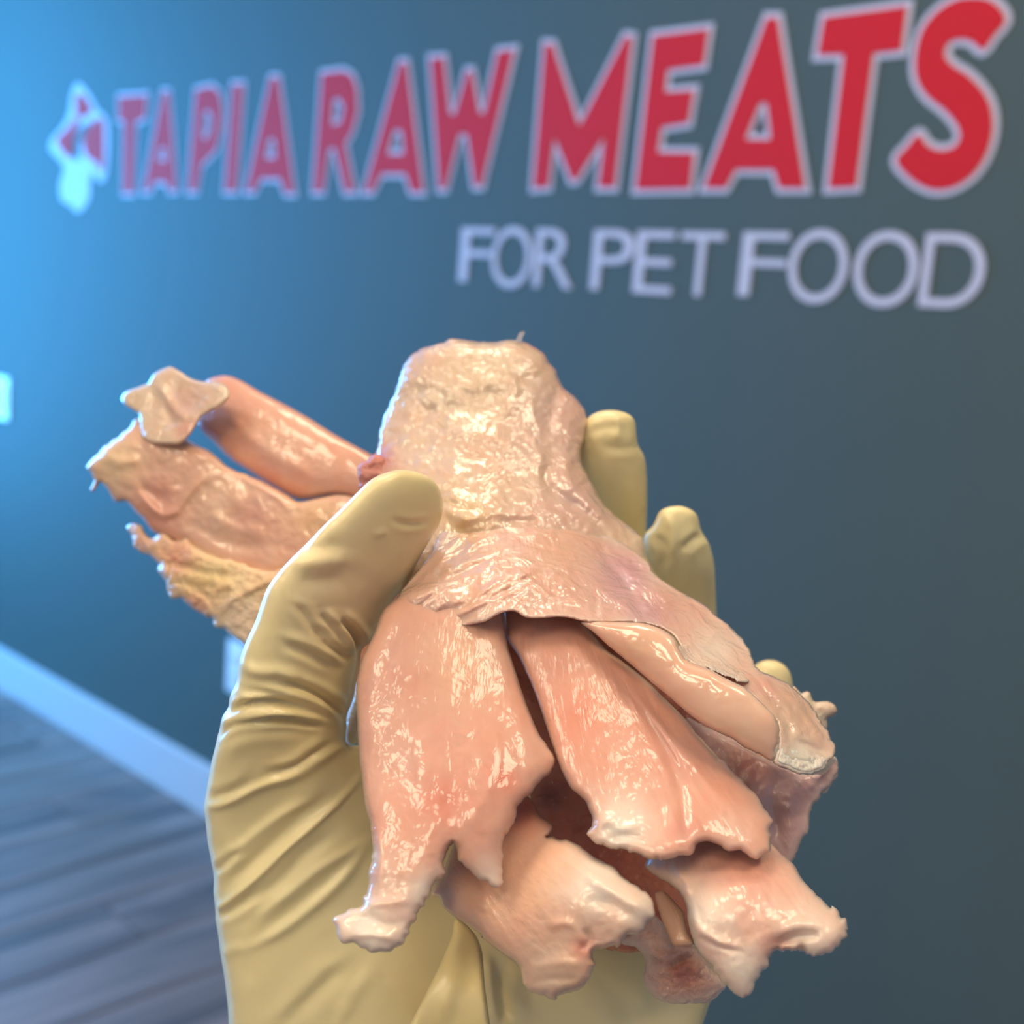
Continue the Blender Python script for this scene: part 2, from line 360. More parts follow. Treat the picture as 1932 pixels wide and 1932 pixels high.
def polydist(P, X, Y, closed=True):
    A = P; B = np.roll(P, -1, 0)
    if not closed: A = P[:-1]; B = P[1:]
    out = np.empty(X.shape); tt = np.empty(X.shape); d = B-A; L = (d**2).sum(1)+1e-9; n = len(A)
    for s in range(0, len(X), 4000):
        x = X[s:s+4000, None]; y = Y[s:s+4000, None]
        t = np.clip(((x-A[:, 0])*d[:, 0]+(y-A[:, 1])*d[:, 1])/L, 0, 1)
        q = (x-A[:, 0]-t*d[:, 0])**2+(y-A[:, 1]-t*d[:, 1])**2
        k = q.argmin(1); out[s:s+4000] = np.sqrt(q[np.arange(len(k)), k]); tt[s:s+4000] = (k+t[np.arange(len(k)), k])/n
    return out, tt
def strokes_field(strokes, X, Y, puff=False):
    """sum of ridges (amp>0) and creases (amp<0): (points, width px, amp px)"""
    h = np.zeros(X.shape)
    for st in strokes:
        pts, w, amp = st[:3]
        P = catmull(pts, 6, False)
        m = (X > P[:, 0].min()-3*w) & (X < P[:, 0].max()+3*w) & (Y > P[:, 1].min()-3*w) & (Y < P[:, 1].max()+3*w)
        if not m.any(): continue
        d, t = polydist(P, X[m], Y[m], False)
        e = np.clip(np.minimum(t, 1-t)*4+.12, 0, 1)
        h[m] += amp*np.exp(-(d/w)**2)*e
        if puff and amp < 0: h[m] += -.4*amp*np.exp(-((d-2.1*w)/(1.1*w))**2)*e
    return h
def bil(g, ox, oy, X, Y):
    u = (X-ox)/G; v = (Y-oy)/G; i = np.clip(u.astype(int), 0, g.shape[1]-2); j = np.clip(v.astype(int), 0, g.shape[0]-2)
    a = np.clip(u-i, 0, 1); b = np.clip(v-j, 0, 1)
    return (g[j, i]*(1-a)+g[j, i+1]*a)*(1-b)+(g[j+1, i]*(1-a)+g[j+1, i+1]*a)*b
FRONTS = {}
def gblur(g, n):
    for _ in range(n):
        p = np.pad(g, 1, mode='edge'); g = (p[1:-1, :-2]+p[1:-1, 2:]+p[:-2, 1:-1]+p[2:, 1:-1]+4*p[1:-1, 1:-1])/8
    return g
def blob_sum(blobs, X, Y):
    s = np.zeros(X.shape)
    for (x, y, r, a) in blobs: s += a*np.exp(-((X-x)**2+(Y-y)**2)/r**2)
    return s
SEED = [100]
def sheet(outline, depth, T=60, k=1., kb=None, rag=0., ragb=(), ragl=14., lumps=((0, 50),), strokes=(), sp=3.6, drape=None, gap=2., gapb=(), key=None, colr=(238,198,168), blobs=(), edge=None, conv=None, fibre=0., smooth_outline=True, holes_noise=None, bulge=()):
    """a solid body: outline + depth of its middle surface + swelling of both sides, in real metres"""
    SEED[0] += 37; seed = SEED[0]; kb = k if kb is None else kb
    P = catmull(outline, sp) if smooth_outline else np.array(outline, float)
    # torn edges
    d = np.roll(P, -1, 0)-np.roll(P, 1, 0); nn = np.c_[d[:, 1], -d[:, 0]]/(np.linalg.norm(d, axis=1)[:, None]+1e-9)
    amp = rag+blob_sum(ragb, P[:, 0], P[:, 1])
    P = P+nn*(amp*fbm(P[:, 0]/ragl, P[:, 1]/ragl, seed+5, 3, .6)*1.6)[:, None]
    # drop crowded points
    keep = [0]
    for i in range(1, len(P)):
        if np.hypot(*(P[i]-P[keep[-1]])) > sp*.7: keep.append(i)
    P = P[keep]
    ox = math.floor(P[:, 0].min()/G)*G-2*G; oy = math.floor(P[:, 1].min()/G)*G-2*G
    nx = int((P[:, 0].max()-ox)/G)+4; ny = int((P[:, 1].max()-oy)/G)+4
    gx, gy = np.meshgrid(ox+np.arange(nx)*G, oy+np.arange(ny)*G)
    ins = inside(P, gx.astype(float), gy+.013)
    u = np.zeros((ny, nx)); src = np.where(ins, G*G*1., 0)
    par = (np.add.outer(np.arange(ny), np.arange(nx)) % 2).astype(bool)
    dg = np.zeros((ny, nx)); dd, _ = polydist(P, gx[ins].astype(float), gy[ins].astype(float)); dg[ins] = dd
    u = np.where(ins, dg*dg.max()*.6, 0); om = 2/(1+math.sin(math.pi/max(12, min(nx, ny))))
    for it in range(int(2.0*max(nx, ny))+60):
        for c in (par, ~par):
            nb = np.zeros_like(u); nb[1:-1, 1:-1] = (u[:-2, 1:-1]+u[2:, 1:-1]+u[1:-1, :-2]+u[1:-1, 2:]+src[1:-1, 1:-1])/4
            mm = ins & c; u[mm] += om*(nb[mm]-u[mm])
    cap = 3.*G
    okc = ins & (dg > 1.3*G); ratio = np.where(okc, u/np.maximum(np.minimum(dg, cap), 1e-6), 0); wt = okc.astype(float)
    for _ in range(6):                                   # extend the ratio outwards
        pr = np.pad(ratio*wt, 1); pw = np.pad(wt, 1)
        sr = sum(pr[a:a+ny, b:b+nx] for a in range(3) for b in range(3)); sw = sum(pw[a:a+ny, b:b+nx] for a in range(3) for b in range(3))
        new = (wt == 0) & (sw > 0); ratio[new] = sr[new]/sw[new]; wt[new] = 1
    # vertices
    q = sp; hx, hy = np.meshgrid(np.arange(P[:, 0].min(), P[:, 0].max(), q), np.arange(P[:, 1].min(), P[:, 1].max(), q*.8660))
    hx = hx+np.where((np.arange(hx.shape[0]) % 2)[:, None] == 1, q/2, 0); hx = hx.ravel(); hy = hy.ravel()
    m = inside(P, hx, hy); hx = hx[m]; hy = hy[m]; dI, _ = polydist(P, hx, hy); m = dI > q*.55; hx = hx[m]; hy = hy[m]; dI = dI[m]
    nb_ = len(P); VX = np.r_[P[:, 0], hx]; VY = np.r_[P[:, 1], hy]; dist = np.r_[np.zeros(nb_), dI]
    res = delaunay_2d_cdt([Vector((a, b)) for a, b in zip(VX, VY)], [(i, (i+1) % nb_) for i in range(nb_)], [], 0, 1e-4)
    vco, faces, orig = res[0], res[2], res[3]
    VX2 = np.array([v[0] for v in vco]); VY2 = np.array([v[1] for v in vco])
    if len(vco) != len(VX):
        dist = np.array([dist[o[0]] if len(o) else 0. for o in orig])
    isb = np.array([(len(o) == 0) or any(j < nb_ for j in o) for o in orig])
    VX, VY = VX2, VY2
    F = np.array([f for f in faces if len(f) == 3], int)
    cx = VX[F].mean(1); cy = VY[F].mean(1); F = F[inside(P, cx, cy)]
    uu = np.maximum(bil(ratio, ox, oy, VX, VY), 0)*np.minimum(dist, cap)
    s = np.sqrt(np.maximum(2*uu, 0)); hh = T*np.tanh(s/T)
    tz = tps(depth)
    if drape:
        Dg = tz(gx.astype(float), gy.astype(float)); base = Dg.copy(); un = np.full(Dg.shape, 9.)
        for kname in drape:
            fo, fx0, fy0, fm = FRONTS[kname]
            ii = ((gx-fx0)//G).astype(int); jj = ((gy-fy0)//G).astype(int); ok = (ii >= 0) & (jj >= 0) & (ii < fo.shape[1]) & (jj < fo.shape[0])
            v = np.full(Dg.shape, 9.); v[ok] = np.where(fm[jj[ok], ii[ok]], fo[jj[ok], ii[ok]], 9.); un = np.minimum(un, v)
        lim = un-(gap+blob_sum(gapb, gx.astype(float), gy.astype(float)))*.3/FPX
        Dg = np.minimum(base, lim)
        for _ in range(10): Dg = np.minimum(gblur(Dg, 3), lim)
        Dg = gblur(Dg, 3)
        D = bil(Dg, ox, oy, VX, VY)
    else:
        D = tz(VX, VY); Dg = tz(gx.astype(float), gy.astype(float))
    fade = np.clip(dist/14., 0, 1)
    rel = np.zeros(VX.shape)
    for (a, sc) in lumps: rel += a*fbm(VX/sc, VY/sc, seed, 4, .55)
    for (x, y, r, a) in bulge: rel += a*np.exp(-((VX-x)**2+(VY-y)**2)/r**2)
    rel += strokes_field(strokes, VX, VY)
    if conv is not None:
        ang = np.arctan2(VX-conv[0], VY-conv[1]); rad = np.hypot(VX-conv[0], VY-conv[1]); fibx = ang*400.; fiby = rad
        if fibre: rel += fibre*fbm(fibx/13., fiby/240., seed+3, 3, .6)
    else: fibx, fiby = VX*.7+VY*.3, VY*.7-VX*.3
    rel2 = sum(a*fbm(VX/sc+50, VY/sc, seed+9, 4, .55) for (a, sc) in lumps)
    m = np.where(isb, 0, 1)
    front = D-(hh*k+rel*fade)*m*D/FPX
    back = D+(hh*kb+rel2*fade)*m*D/FPX
    nv = len(VX); V1 = px3(VX, VY, front); ib = np.where(~isb)[0]; V2 = px3(VX[ib], VY[ib], back[ib])
    mp = np.arange(nv); mp[ib] = nv+np.arange(len(ib))
    F2 = mp[F]
    # the camera looks along +depth: order so that normals face out
    a = V1[F[:, 1]]-V1[F[:, 0]]; b = V1[F[:, 2]]-V1[F[:, 0]]; nrmv = np.cross(a, b); view = V1[F[:, 0]]-C0
    flip = (nrmv*view).sum(1).mean() > 0
    if flip: F = F[:, ::-1]
    else: F2 = F2[:, ::-1]
    V = np.r_[V1, V2]; FF = np.r_[F, F2]
    # planning grid of this body's front, for bodies that lie on it
    ug = ratio*np.minimum(dg, cap)*ins; hg = T*np.tanh(np.sqrt(np.maximum(2*ug, 0))/T)
    if key: FRONTS[key] = (Dg-hg*k*Dg/FPX, ox, oy, ins)
    # colour of the stuff itself, plus the core's painted hole shade
    C = np.tile(lin(colr), (nv, 1))
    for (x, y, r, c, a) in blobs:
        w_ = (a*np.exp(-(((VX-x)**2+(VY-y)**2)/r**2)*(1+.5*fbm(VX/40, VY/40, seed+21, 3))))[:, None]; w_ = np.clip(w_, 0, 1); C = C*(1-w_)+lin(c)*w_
    if edge:
        c, wdt, a = edge; w_ = (a*np.exp(-dist/wdt))[:, None]; C = C*(1-w_)+lin(c)*w_
    C = np.r_[C, C[ib]]; FB = np.c_[fibx, fiby, np.full(nv, seed*3.1)]; FB = np.r_[FB, FB[ib]]
    return V, FF, C, FB
def mesh_from(name, V, F, C=None, FB=None, smooth=True):
    me = bpy.data.meshes.new(name)
    me.vertices.add(len(V)); me.vertices.foreach_set('co', V.ravel().astype(np.float32))
    me.loops.add(len(F)*3); me.loops.foreach_set('vertex_index', F.ravel().astype(np.int32))
    me.polygons.add(len(F)); me.polygons.foreach_set('loop_start', (np.arange(len(F))*3).astype(np.int32))
    me.polygons.foreach_set('loop_total', np.full(len(F), 3, np.int32))
    me.update(); me.validate()
    if smooth: me.polygons.foreach_set('use_smooth', np.ones(len(me.polygons), bool))
    if C is not None:
        a = me.attributes.new('Col', 'FLOAT_COLOR', 'POINT'); a.data.foreach_set('color', np.c_[C, np.ones(len(C))].ravel().astype(np.float32))
    if FB is not None:
        a = me.attributes.new('fib', 'FLOAT_VECTOR', 'POINT'); a.data.foreach_set('vector', FB.ravel().astype(np.float32))
    return me
def piece(name, parent, mat, *a, label=None, **kw):
    V, F, C, FB = sheet(*a, **kw)
    if mat is not mat_glove: C = C**1.18*np.array([.71, .72, .76])
    o = link(name, mesh_from(name, V, F, C, FB), mat, parent)
    if label: o['label'] = label
    return o
z1 = lambda p: Z(120, 620, 640/1932, p)
z2 = lambda p: Z(650, 600, 750/1932, p)
z3 = lambda p: Z(600, 1150, 600/1932, p)
z4 = lambda p: Z(1000, 1150, 640/1932, p)
z5 = lambda p: Z(370, 880, 500/1932, p)
z6 = lambda p: Z(370, 1332, 600/1932, p)
z7 = lambda p: Z(880, 1450, 760/1932, p)
def zs(zf, lst): return [(zf(p), w, a) for p, w, a in lst]
def blob(zf, s, lst): return [(zf([(x, y)])[0][0], zf([(x, y)])[0][1], r*s, c, a) for x, y, r, c, a in lst]

# ------------------------------------------------------------------ the gloved hand (one continuous skin)
hand_parts = []
def hand_sheet(*a, **kw):
    V, F, C, FB = sheet(*a, sp=5., **kw); hand_parts.append((V, F))
thumb_palm = (z5([(1800,230),(1760,130),(1690,70),(1600,35),(1480,22),(1380,45),(1280,90),(1190,170),(1100,260),(960,400),(800,560),(680,680),(560,820),(510,900),(470,1010),(430,1130),(370,1260),(330,1360),(310,1450),(290,1580),(255,1650),(238,1700),(240,1750),(195,1810),(177,1880)])
  + z6([(148,125),(125,190),(120,230),(95,330),(75,440),(55,560),(46,620),(55,690),(70,830),(95,960),(108,1060),(104,1130),(118,1240),(116,1290),(130,1370),(150,1520),(170,1640),(185,1760),(195,1860)])
  + [(432,1960),(436,2080),(445,2230),(700,2260),(1000,2260),(1255,2230),(1285,2080),(1322,1945),(1345,1880),(1400,1790),(1455,1650),(1470,1500),(1440,1400),(1330,1350),(1200,1320),(1060,1300),(930,1310),(820,1360),(740,1400)]
  + z6([(990,240),(915,238)]) + z5([(1098,1900),(1105,1800),(1150,1690),(1172,1560),(1195,1450),(1203,1370),(1215,1330),(1280,1270),(1370,1150),(1400,1070),(1455,960),(1540,850),(1600,730),(1660,620),(1730,500),(1775,420),(1800,320)]))
hand_sheet(thumb_palm, [(760,930,.312),(640,1080,.313),(540,1280,.315),(560,1420,.325),(470,1560,.330),(440,1800,.335),(460,2100,.34),(640,1600,.335),(760,1500,.352),(900,1450,.372),(1150,1450,.385),(1400,1450,.378),(1000,1650,.365),(1380,1700,.362),(700,1850,.335),(1000,1900,.345),(1280,1950,.35),(850,2200,.335)], T=120, k=1., kb=1.)
def capsule_outline(pts):   # (x, y, r): a finger seen from the front
    p = catmull(np.array(pts)[:, :2], 20, False); r = np.interp(np.linspace(0, 1, len(p)), np.linspace(0, 1, len(pts)), np.array(pts)[:, 2])
    t = np.gradient(p, axis=0); t /= np.linalg.norm(t, axis=1)[:, None]; n = np.c_[t[:, 1], -t[:, 0]]
    L = p+n*r[:, None]; Rr = p-n*r[:, None]; a0 = np.arctan2(n[-1, 1], n[-1, 0])
    cap = []
    for s in (.2, .4, .6, .8):
        a = s*math.pi; cap.append(p[-1]+r[-1]*(n[-1]*math.cos(a)+t[-1]*math.sin(a)))
    return [tuple(q) for q in np.r_[L, np.array(cap), Rr[::-1]]]
# middle, ring: traced tips running down behind the meat into the palm
hand_sheet(z2([(1090,660),(1120,590),(1160,510),(1210,462),(1280,446),(1360,456),(1408,490),(1420,560),(1428,620),(1458,670),(1470,760),(1472,900),(1470,1060)])+[(1235,1200),(1255,1400),(1260,1560),(1115,1560),(1105,1380),(1100,1200),(1095,1000),(1085,900)],
           [(1160,800,.375),(1165,900,.384),(1165,1100,.408),(1180,1300,.412),(1190,1550,.385)], T=150)
hand_sheet(z2([(1455,1055),(1500,1005),(1525,945),(1575,916),(1650,914),(1712,950),(1735,1030),(1775,1100),(1797,1190),(1805,1320),(1812,1480)])+[(1372,1350),(1390,1500),(1390,1640),(1270,1640),(1265,1480),(1245,1320),(1225,1180),(1208,1080)],
           [(1280,970,.370),(1290,1080,.383),(1305,1250,.412),(1320,1400,.40),(1330,1620,.375)], T=150)
hand_sheet(capsule_outline([(1425,1680,58),(1440,1500,54),(1450,1380,50),(1452,1288,44)]), [(1425,1680,.368),(1440,1500,.385),(1450,1380,.392),(1452,1270,.388)], T=150)
hand_sheet(capsule_outline([(1030,1500,70),(1005,1350,66),(985,1180,62),(975,1010,56)]), [(1030,1500,.39),(1005,1350,.418),(985,1180,.43),(975,980,.428)], T=150)
V = []; F = []; nofs = 0
for v, f_ in hand_parts: V.append(v); F.append(f_+nofs); nofs += len(v)
raw = mesh_from('raw', np.concatenate(V), np.concatenate(F))
tmp = bpy.data.objects.new('tmp', raw); col.objects.link(tmp)
md = tmp.modifiers.new('r', 'REMESH'); md.mode = 'VOXEL'; md.voxel_size = .00065; md.use_smooth_shade = True
ms = tmp.modifiers.new('s', 'SMOOTH'); ms.factor = .5; ms.iterations = 5
hand_me = bpy.data.meshes.new_from_object(tmp.evaluated_get(bpy.context.evaluated_depsgraph_get())); bpy.data.objects.remove(tmp)
hand_me.name = 'gloved_hand'
GL = zs(z5, [
 ([(735,975),(800,1080),(870,1180),(960,1265)], 8, -7), ([(890,1075),(1000,1160),(1080,1265)], 7, -7), ([(1035,1110),(1120,1180),(1180,1275),(1205,1350)], 8, -13),
 ([(640,1285),(760,1330),(880,1385),(1010,1460)], 9, -7), ([(900,1265),(1000,1330),(1110,1405)], 7, -6), ([(580,1550),(740,1600),(880,1660),(1000,1740),(1090,1840)], 8, -10),
 ([(240,1800),(350,1740),(480,1712),(600,1720),(770,1745)], 6, -11), ([(430,1855),(560,1832),(720,1850),(910,1885)], 6, -8), ([(760,800),(900,830),(1100,800)], 16, -4), ([(700,600),(900,590),(1080,560)], 18, -5),
 ([(680,725),(850,690),(1050,668),(1160,680)], 14, 6), ([(690,950),(770,1010),(830,1110),(900,1210)], 9, 6), ([(950,1060),(1040,1150),(1120,1250),(1150,1330)], 8, 7), ([(320,1430),(440,1490),(600,1495),(760,1550)], 12, 8),
 ([(380,1590),(560,1615),(750,1660),(900,1730),(1030,1830)], 8, 7), ([(180,1925),(320,1860),(500,1800),(640,1785),(820,1830),(1000,1880)], 8, 8), ([(620,1230),(760,1275),(900,1330),(1050,1420)], 9, 5), ([(300,1640),(400,1680),(560,1680)], 7, 5),
 ([(1280,500),(1400,470)], 8, 3), ([(1420,390),(1560,420),(1700,400)], 6, -3)]) + zs(z6, [
 ([(46,625),(180,583),(330,508),(480,445),(600,395),(720,318),(850,262),(960,240)], 8, 9), ([(440,415),(600,375),(720,295),(830,235)], 8, -10), ([(60,560),(200,530),(340,460)], 9, -4),
 ([(110,210),(200,130),(320,92),(500,82),(640,75)], 6, -6), ([(100,330),(260,230),(450,190),(650,200)], 16, 4),
 ([(150,960),(260,860),(400,740),(560,630),(740,560)], 10, 5), ([(120,1245),(230,1160),(400,1010),(560,850),(730,700),(880,560),(1010,420)], 7, 8), ([(150,1130),(330,960),(500,800),(680,640),(850,520)], 12, -6),
 ([(370,1290),(560,1140),(740,990),(900,900),(1060,800)], 10, 5), ([(300,1190),(480,1080),(680,880),(860,760)], 12, -5), ([(280,1490),(500,1370),(700,1220),(870,1060),(1060,820)], 10, 6), ([(380,1390),(600,1220),(800,1050),(980,900)], 11, -4),
 ([(110,1015),(170,960),(270,870)], 7, -5), ([(420,1932),(620,1760),(800,1590),(950,1480)], 16, 4), ([(850,1932),(960,1740),(1100,1560)], 16, 4), ([(560,1900),(760,1700),(900,1570)], 16, -4), ([(120,1290),(230,1230),(360,1130)], 8, -6), ([(150,1520),(300,1440)], 12, 3),
 ([(1840,1560),(1860,1800),(1900,1932)], 14, -10), ([(1760,1500),(1800,1700),(1830,1932)], 10, 6)]) + zs(z2, [
 ([(1180,560),(1280,530),(1380,540)], 8, -2), ([(1250,620),(1330,635),(1430,625)], 8, -2), ([(1500,1050),(1560,1130),(1540,1230)], 8, -5), ([(1640,1130),(1700,1080),(1740,1050)], 8, -5), ([(1560,950),(1600,1050),(1570,1180)], 9, 5), ([(1300,470),(1330,520),(1310,600)], 9, 4)])
n = len(hand_me.vertices); co = np.empty(n*3, np.float32); hand_me.vertices.foreach_get('co', co); co = co.reshape(-1, 3).astype(float)
no = np.empty(n*3, np.float32); hand_me.vertices.foreach_get('normal', no); no = no.reshape(-1, 3).astype(float)
cc = (co-C0)@M; X = 966+FPX*cc[:, 0]/cc[:, 2]; Y = 966+FPX*cc[:, 1]/cc[:, 2]; vd = nrm((0, 0, 1)); vw = co-C0; vw /= np.linalg.norm(vw, axis=1)[:, None]
facing = np.clip(-(vw*no).sum(1)*2.2+.25, 0, 1)
h = strokes_field(GL, X, Y, True)+1.2*fbm(X/60, Y/60, 5, 3)
co += no*(h*facing*cc[:, 2]/FPX)[:, None]*1.05
hand_me.vertices.foreach_set('co', co.ravel().astype(np.float32)); hand_me.update()
GC = np.tile(lin((224,206,152)), (n, 1))
for (x, y, r, c, a) in [(690,1130,120,(214,176,140),.6), (760,930,90,(214,190,136),.5), (560,1400,120,(210,176,116),.3), (1160,880,110,(216,190,132),.4)]:
    w_ = (a*np.exp(-((X-x)**2+(Y-y)**2)/r**2))[:, None]; GC = GC*(1-w_)+lin(c)*w_
a = hand_me.attributes.get('Col') or hand_me.attributes.new('Col', 'FLOAT_COLOR', 'POINT'); a.data.foreach_set('color', np.c_[GC, np.ones(n)].ravel().astype(np.float32))
hand_me.polygons.foreach_set('use_smooth', np.ones(len(hand_me.polygons), bool))
base = px3(np.array([850.]), np.array([2200.]), np.array([.335]))[0]
hand = tag(empty('gloved_hand', tuple(base)), 'hand in a cream latex glove gripping raw tendons against its palm', 'hand')
link('glove', hand_me, mat_glove, hand)
piece('glove_fold', hand, mat_glove, z6([(1580,1290),(1690,1380),(1735,1480),(1745,1560),(1755,1700),(1785,1932),(1800,2100),(1500,2150),(1200,2100),(1300,1932),(1420,1700),(1500,1530),(1555,1400)]),
      [(870,1740,.322),(870,1850,.306),(840,1990,.305)], T=22, k=1, colr=(222,200,140), lumps=((2, 60),), sp=5, strokes=zs(z6, [([(1590,1330),(1560,1600),(1480,1932)], 22, 8)]), label='loose shiny fold of latex at the wrist')

# ------------------------------------------------------------------ the tendon lying along the palm
PINK = (238,178,150); CREAM = (240,206,172); WHITE = (252,242,222); PURP = (222,186,178); ROSE = (232,138,112); YEL = (240,212,160)
tb = px3(np.array([1000.]), np.array([1250.]), np.array([.33]))[0]
ten = tag(empty('raw_tendon', tuple(tb)), 'raw pink tendon with a thick round knob and splayed cut strands, under the gloved thumb', 'meat')
# knob and neck
piece('knob', ten, mat_film, z2([(262,300),(300,205),(380,150),(480,118),(520,100),(650,113),(730,120),(800,108),(880,123),(960,170),(1020,250),(1060,330),(1130,390),(1175,470),(1165,600),(1145,690),(1200,800),(1262,910),(1350,985),(1440,1065),(1478,1190),(1540,1300),(1450,1420),(1150,1420),(800,1380),(450,1340),(230,1330),(250,1200),(300,1080),(250,980),(200,900),(150,820),(135,740),(150,670),(165,590),(185,490),(220,420)]),
      [(880,660,.374),(900,780,.367),(900,900,.353),(950,990,.343),(1000,1080,.335),(860,1080,.334),(1150,1120,.342),(780,800,.370),(1050,800,.370)], T=150, k=.62, kb=.75, rag=2., ragl=20, lumps=((9, 75), (2.5, 18)), key='knob', colr=(240,210,178), conv=(900, 500),
      strokes=zs(z2, [([(960,680),(980,800),(1040,860),(1200,960),(1300,1100)], 9, -9), ([(880,560),(950,660),(960,760)], 10, 7), ([(420,600),(600,560),(760,600),(900,680)], 14, 6), ([(350,320),(560,330),(800,320),(960,360)], 14, 5), ([(330,480),(520,430),(700,470)], 12, -5),
        ([(480,860),(640,900),(800,880)], 12, 6), ([(500,1000),(640,960),(820,950),(1000,960)], 10, 7), ([(520,1080),(680,1040),(860,1040)], 9, -6), ([(470,930),(560,960),(640,1000)], 12, 8), ([(1060,330),(1000,480),(990,620)], 12, -6), ([(1100,600),(1080,760),(1180,900),(1300,1030)], 12, 7)]),
      blobs=blob(z2, .388, [(1050,480,260,PURP,.55), (380,200,200,(235,190,160),.5), (700,650,150,(238,188,160),.4), (560,980,140,(240,206,140),.6), (1150,900,200,PURP,.6), (160,680,90,(214,120,104),.8), (620,330,250,(242,222,186),.5), (900,1000,160,(236,190,168),.5)]))
piece('thread', ten, mat_fat, z2([(826,112),(838,92),(850,70),(872,60),(878,74),(866,92),(858,118)]), [(980,640,.372)], T=8, colr=(240,230,215), sp=3)
piece('red_shred', ten, mat_fat, z2([(70,730),(110,690),(150,660),(200,690),(230,780),(160,830),(80,830)]), [(690,890,.358)], T=30, rag=3, lumps=((6, 14),), colr=(222,150,132), sp=3)
# strands
A3 = (z3([(420,-20),(330,170),(270,290),(245,400),(232,480),(240,700),(250,900),(270,1050),(285,1190),(310,1280),(322,1360),(330,1480),(308,1590),(298,1700),(272,1750),(262,1800),(180,1830),(100,1870),(90,1890)])
      + z6([(850,1350),(850,1390),(890,1440),(960,1450),(1010,1480),(1050,1503),(1120,1490),(1200,1480),(1265,1440),(1300,1360),(1330,1290),(1345,1237),(1383,1228),(1395,1180),(1430,1145),(1440,1100),(1508,1010),(1500,960),(1520,900),(1540,850),(1560,833),(1580,860),(1600,940),(1650,1000),(1720,1040),(1770,1090),(1830,1108),(1858,1080)])
      + z3([(1122,1640),(1120,1560),(1125,1480),(1130,1400),(1160,1340),(1190,1290),(1220,1190),(1280,1130),(1350,1040),(1420,980),(1440,940),(1445,910),(1390,820),(1340,750),(1280,610),(1230,470),(1180,310),(1150,200),(1130,80),(1100,-60),(900,-170),(650,-150)]))
WH3 = blob(z6, .31, [(1050,1380,260,WHITE,.95), (1400,1150,150,WHITE,.8), (1780,1050,120,WHITE,.6), (1050,900,60,WHITE,.6)])
piece('strand', ten, mat_tendon, A3, [(870,1130,.316),(760,1250,.305),(930,1300,.304),(720,1450,.292),(850,1450,.288),(1000,1430,.293),(720,1600,.278),(880,1640,.276),(720,1760,.268)], T=70, k=.85, kb=.7, rag=.4,
      ragb=[(730,1750,110,5), (850,1650,90,3), (930,1640,50,3), (1000,1500,90,2.2), (690,1600,60,1.5)], ragl=17, lumps=((3.5, 90), (.8, 16)), key='A3', conv=(900, 700), fibre=.7, colr=(238,188,162),
      strokes=zs(z3, [([(820,760),(830,900),(800,1100),(820,1350)], 16, -5), ([(600,700),(640,900),(620,1100)], 18, 4), ([(1000,650),(1080,900),(1000,1150),(900,1350)], 18, 4), ([(330,1300),(380,1500),(360,1700)], 10, 5)]) + zs(z6, [([(900,1330),(1040,1290),(1160,1330),(1270,1300)], 10, -5), ([(930,1400),(1080,1390),(1220,1420)], 8, 5), ([(1000,1230),(1100,1200),(1300,1180)], 9, 5)]),
      blobs=blob(z3, .31, [(760,1150,170,(236,150,124),.7), (1130,1020,90,ROSE,.85), (1120,800,160,PINK,.7), (480,400,160,(232,180,160),.5), (750,750,150,(230,180,160),.5), (900,300,260,(244,204,168),.5)]) + WH3, edge=(WHITE, 6, .35))
A4 = (z3([(1120,-60),(1128,40),(1150,180),(1220,290),(1290,440),(1330,540),(1390,720),(1440,870),(1480,980),(1540,1090),(1620,1160),(1655,1230)])
      + z4([(352,1195),(345,1240),(330,1290),(400,1350),(500,1360),(580,1380),(640,1410),(700,1425),(800,1410),(915,1388),(950,1335),(1050,1332),(1130,1370),(1200,1370),(1290,1420),(1340,1390),(1372,1370),(1365,1270),(1382,1210),(1350,1150),(1290,1060),(1220,990),(1160,930),(1100,860),(1055,820),(960,720),(900,640),(800,540),(680,420),(560,320),(440,230),(360,140),(250,20),(80,-60)]))
piece('strand', ten, mat_tendon, A4, [(1000,1180,.318),(1100,1220,.314),(1060,1350,.302),(1200,1350,.305),(1130,1480,.290),(1300,1480,.294),(1180,1590,.279),(1300,1600,.277),(1420,1570,.284)], T=75, k=.85, kb=.6, rag=.4,
      ragb=[(1180,1600,110,4), (1330,1600,120,3), (1430,1560,60,3), (1360,1430,60,2)], ragl=17, lumps=((3, 90), (.8, 16)), key='A4', conv=(1010, 950), fibre=1.3, colr=(240,186,160),
      strokes=zs(z4, [([(640,600),(780,820),(860,1050),(890,1320)], 11, -7), ([(400,1180),(520,1240),(640,1220),(720,1260)], 10, 5), ([(430,1310),(560,1290),(700,1330)], 8, -4), ([(360,1260),(430,1200),(520,1180)], 9, 5), ([(500,330),(700,620),(930,900),(1180,1180)], 9, 4), ([(560,440),(760,760),(960,1100)], 6, -3)]),
      blobs=blob(z4, .331, [(250,600,230,(242,168,138),.6), (520,1260,200,WHITE,.9), (880,1250,80,(226,160,144),.6), (1200,1300,170,(244,206,184),.7), (800,850,150,(242,186,166),.5), (400,250,160,(244,196,168),.5)]), edge=(WHITE, 7, .45))
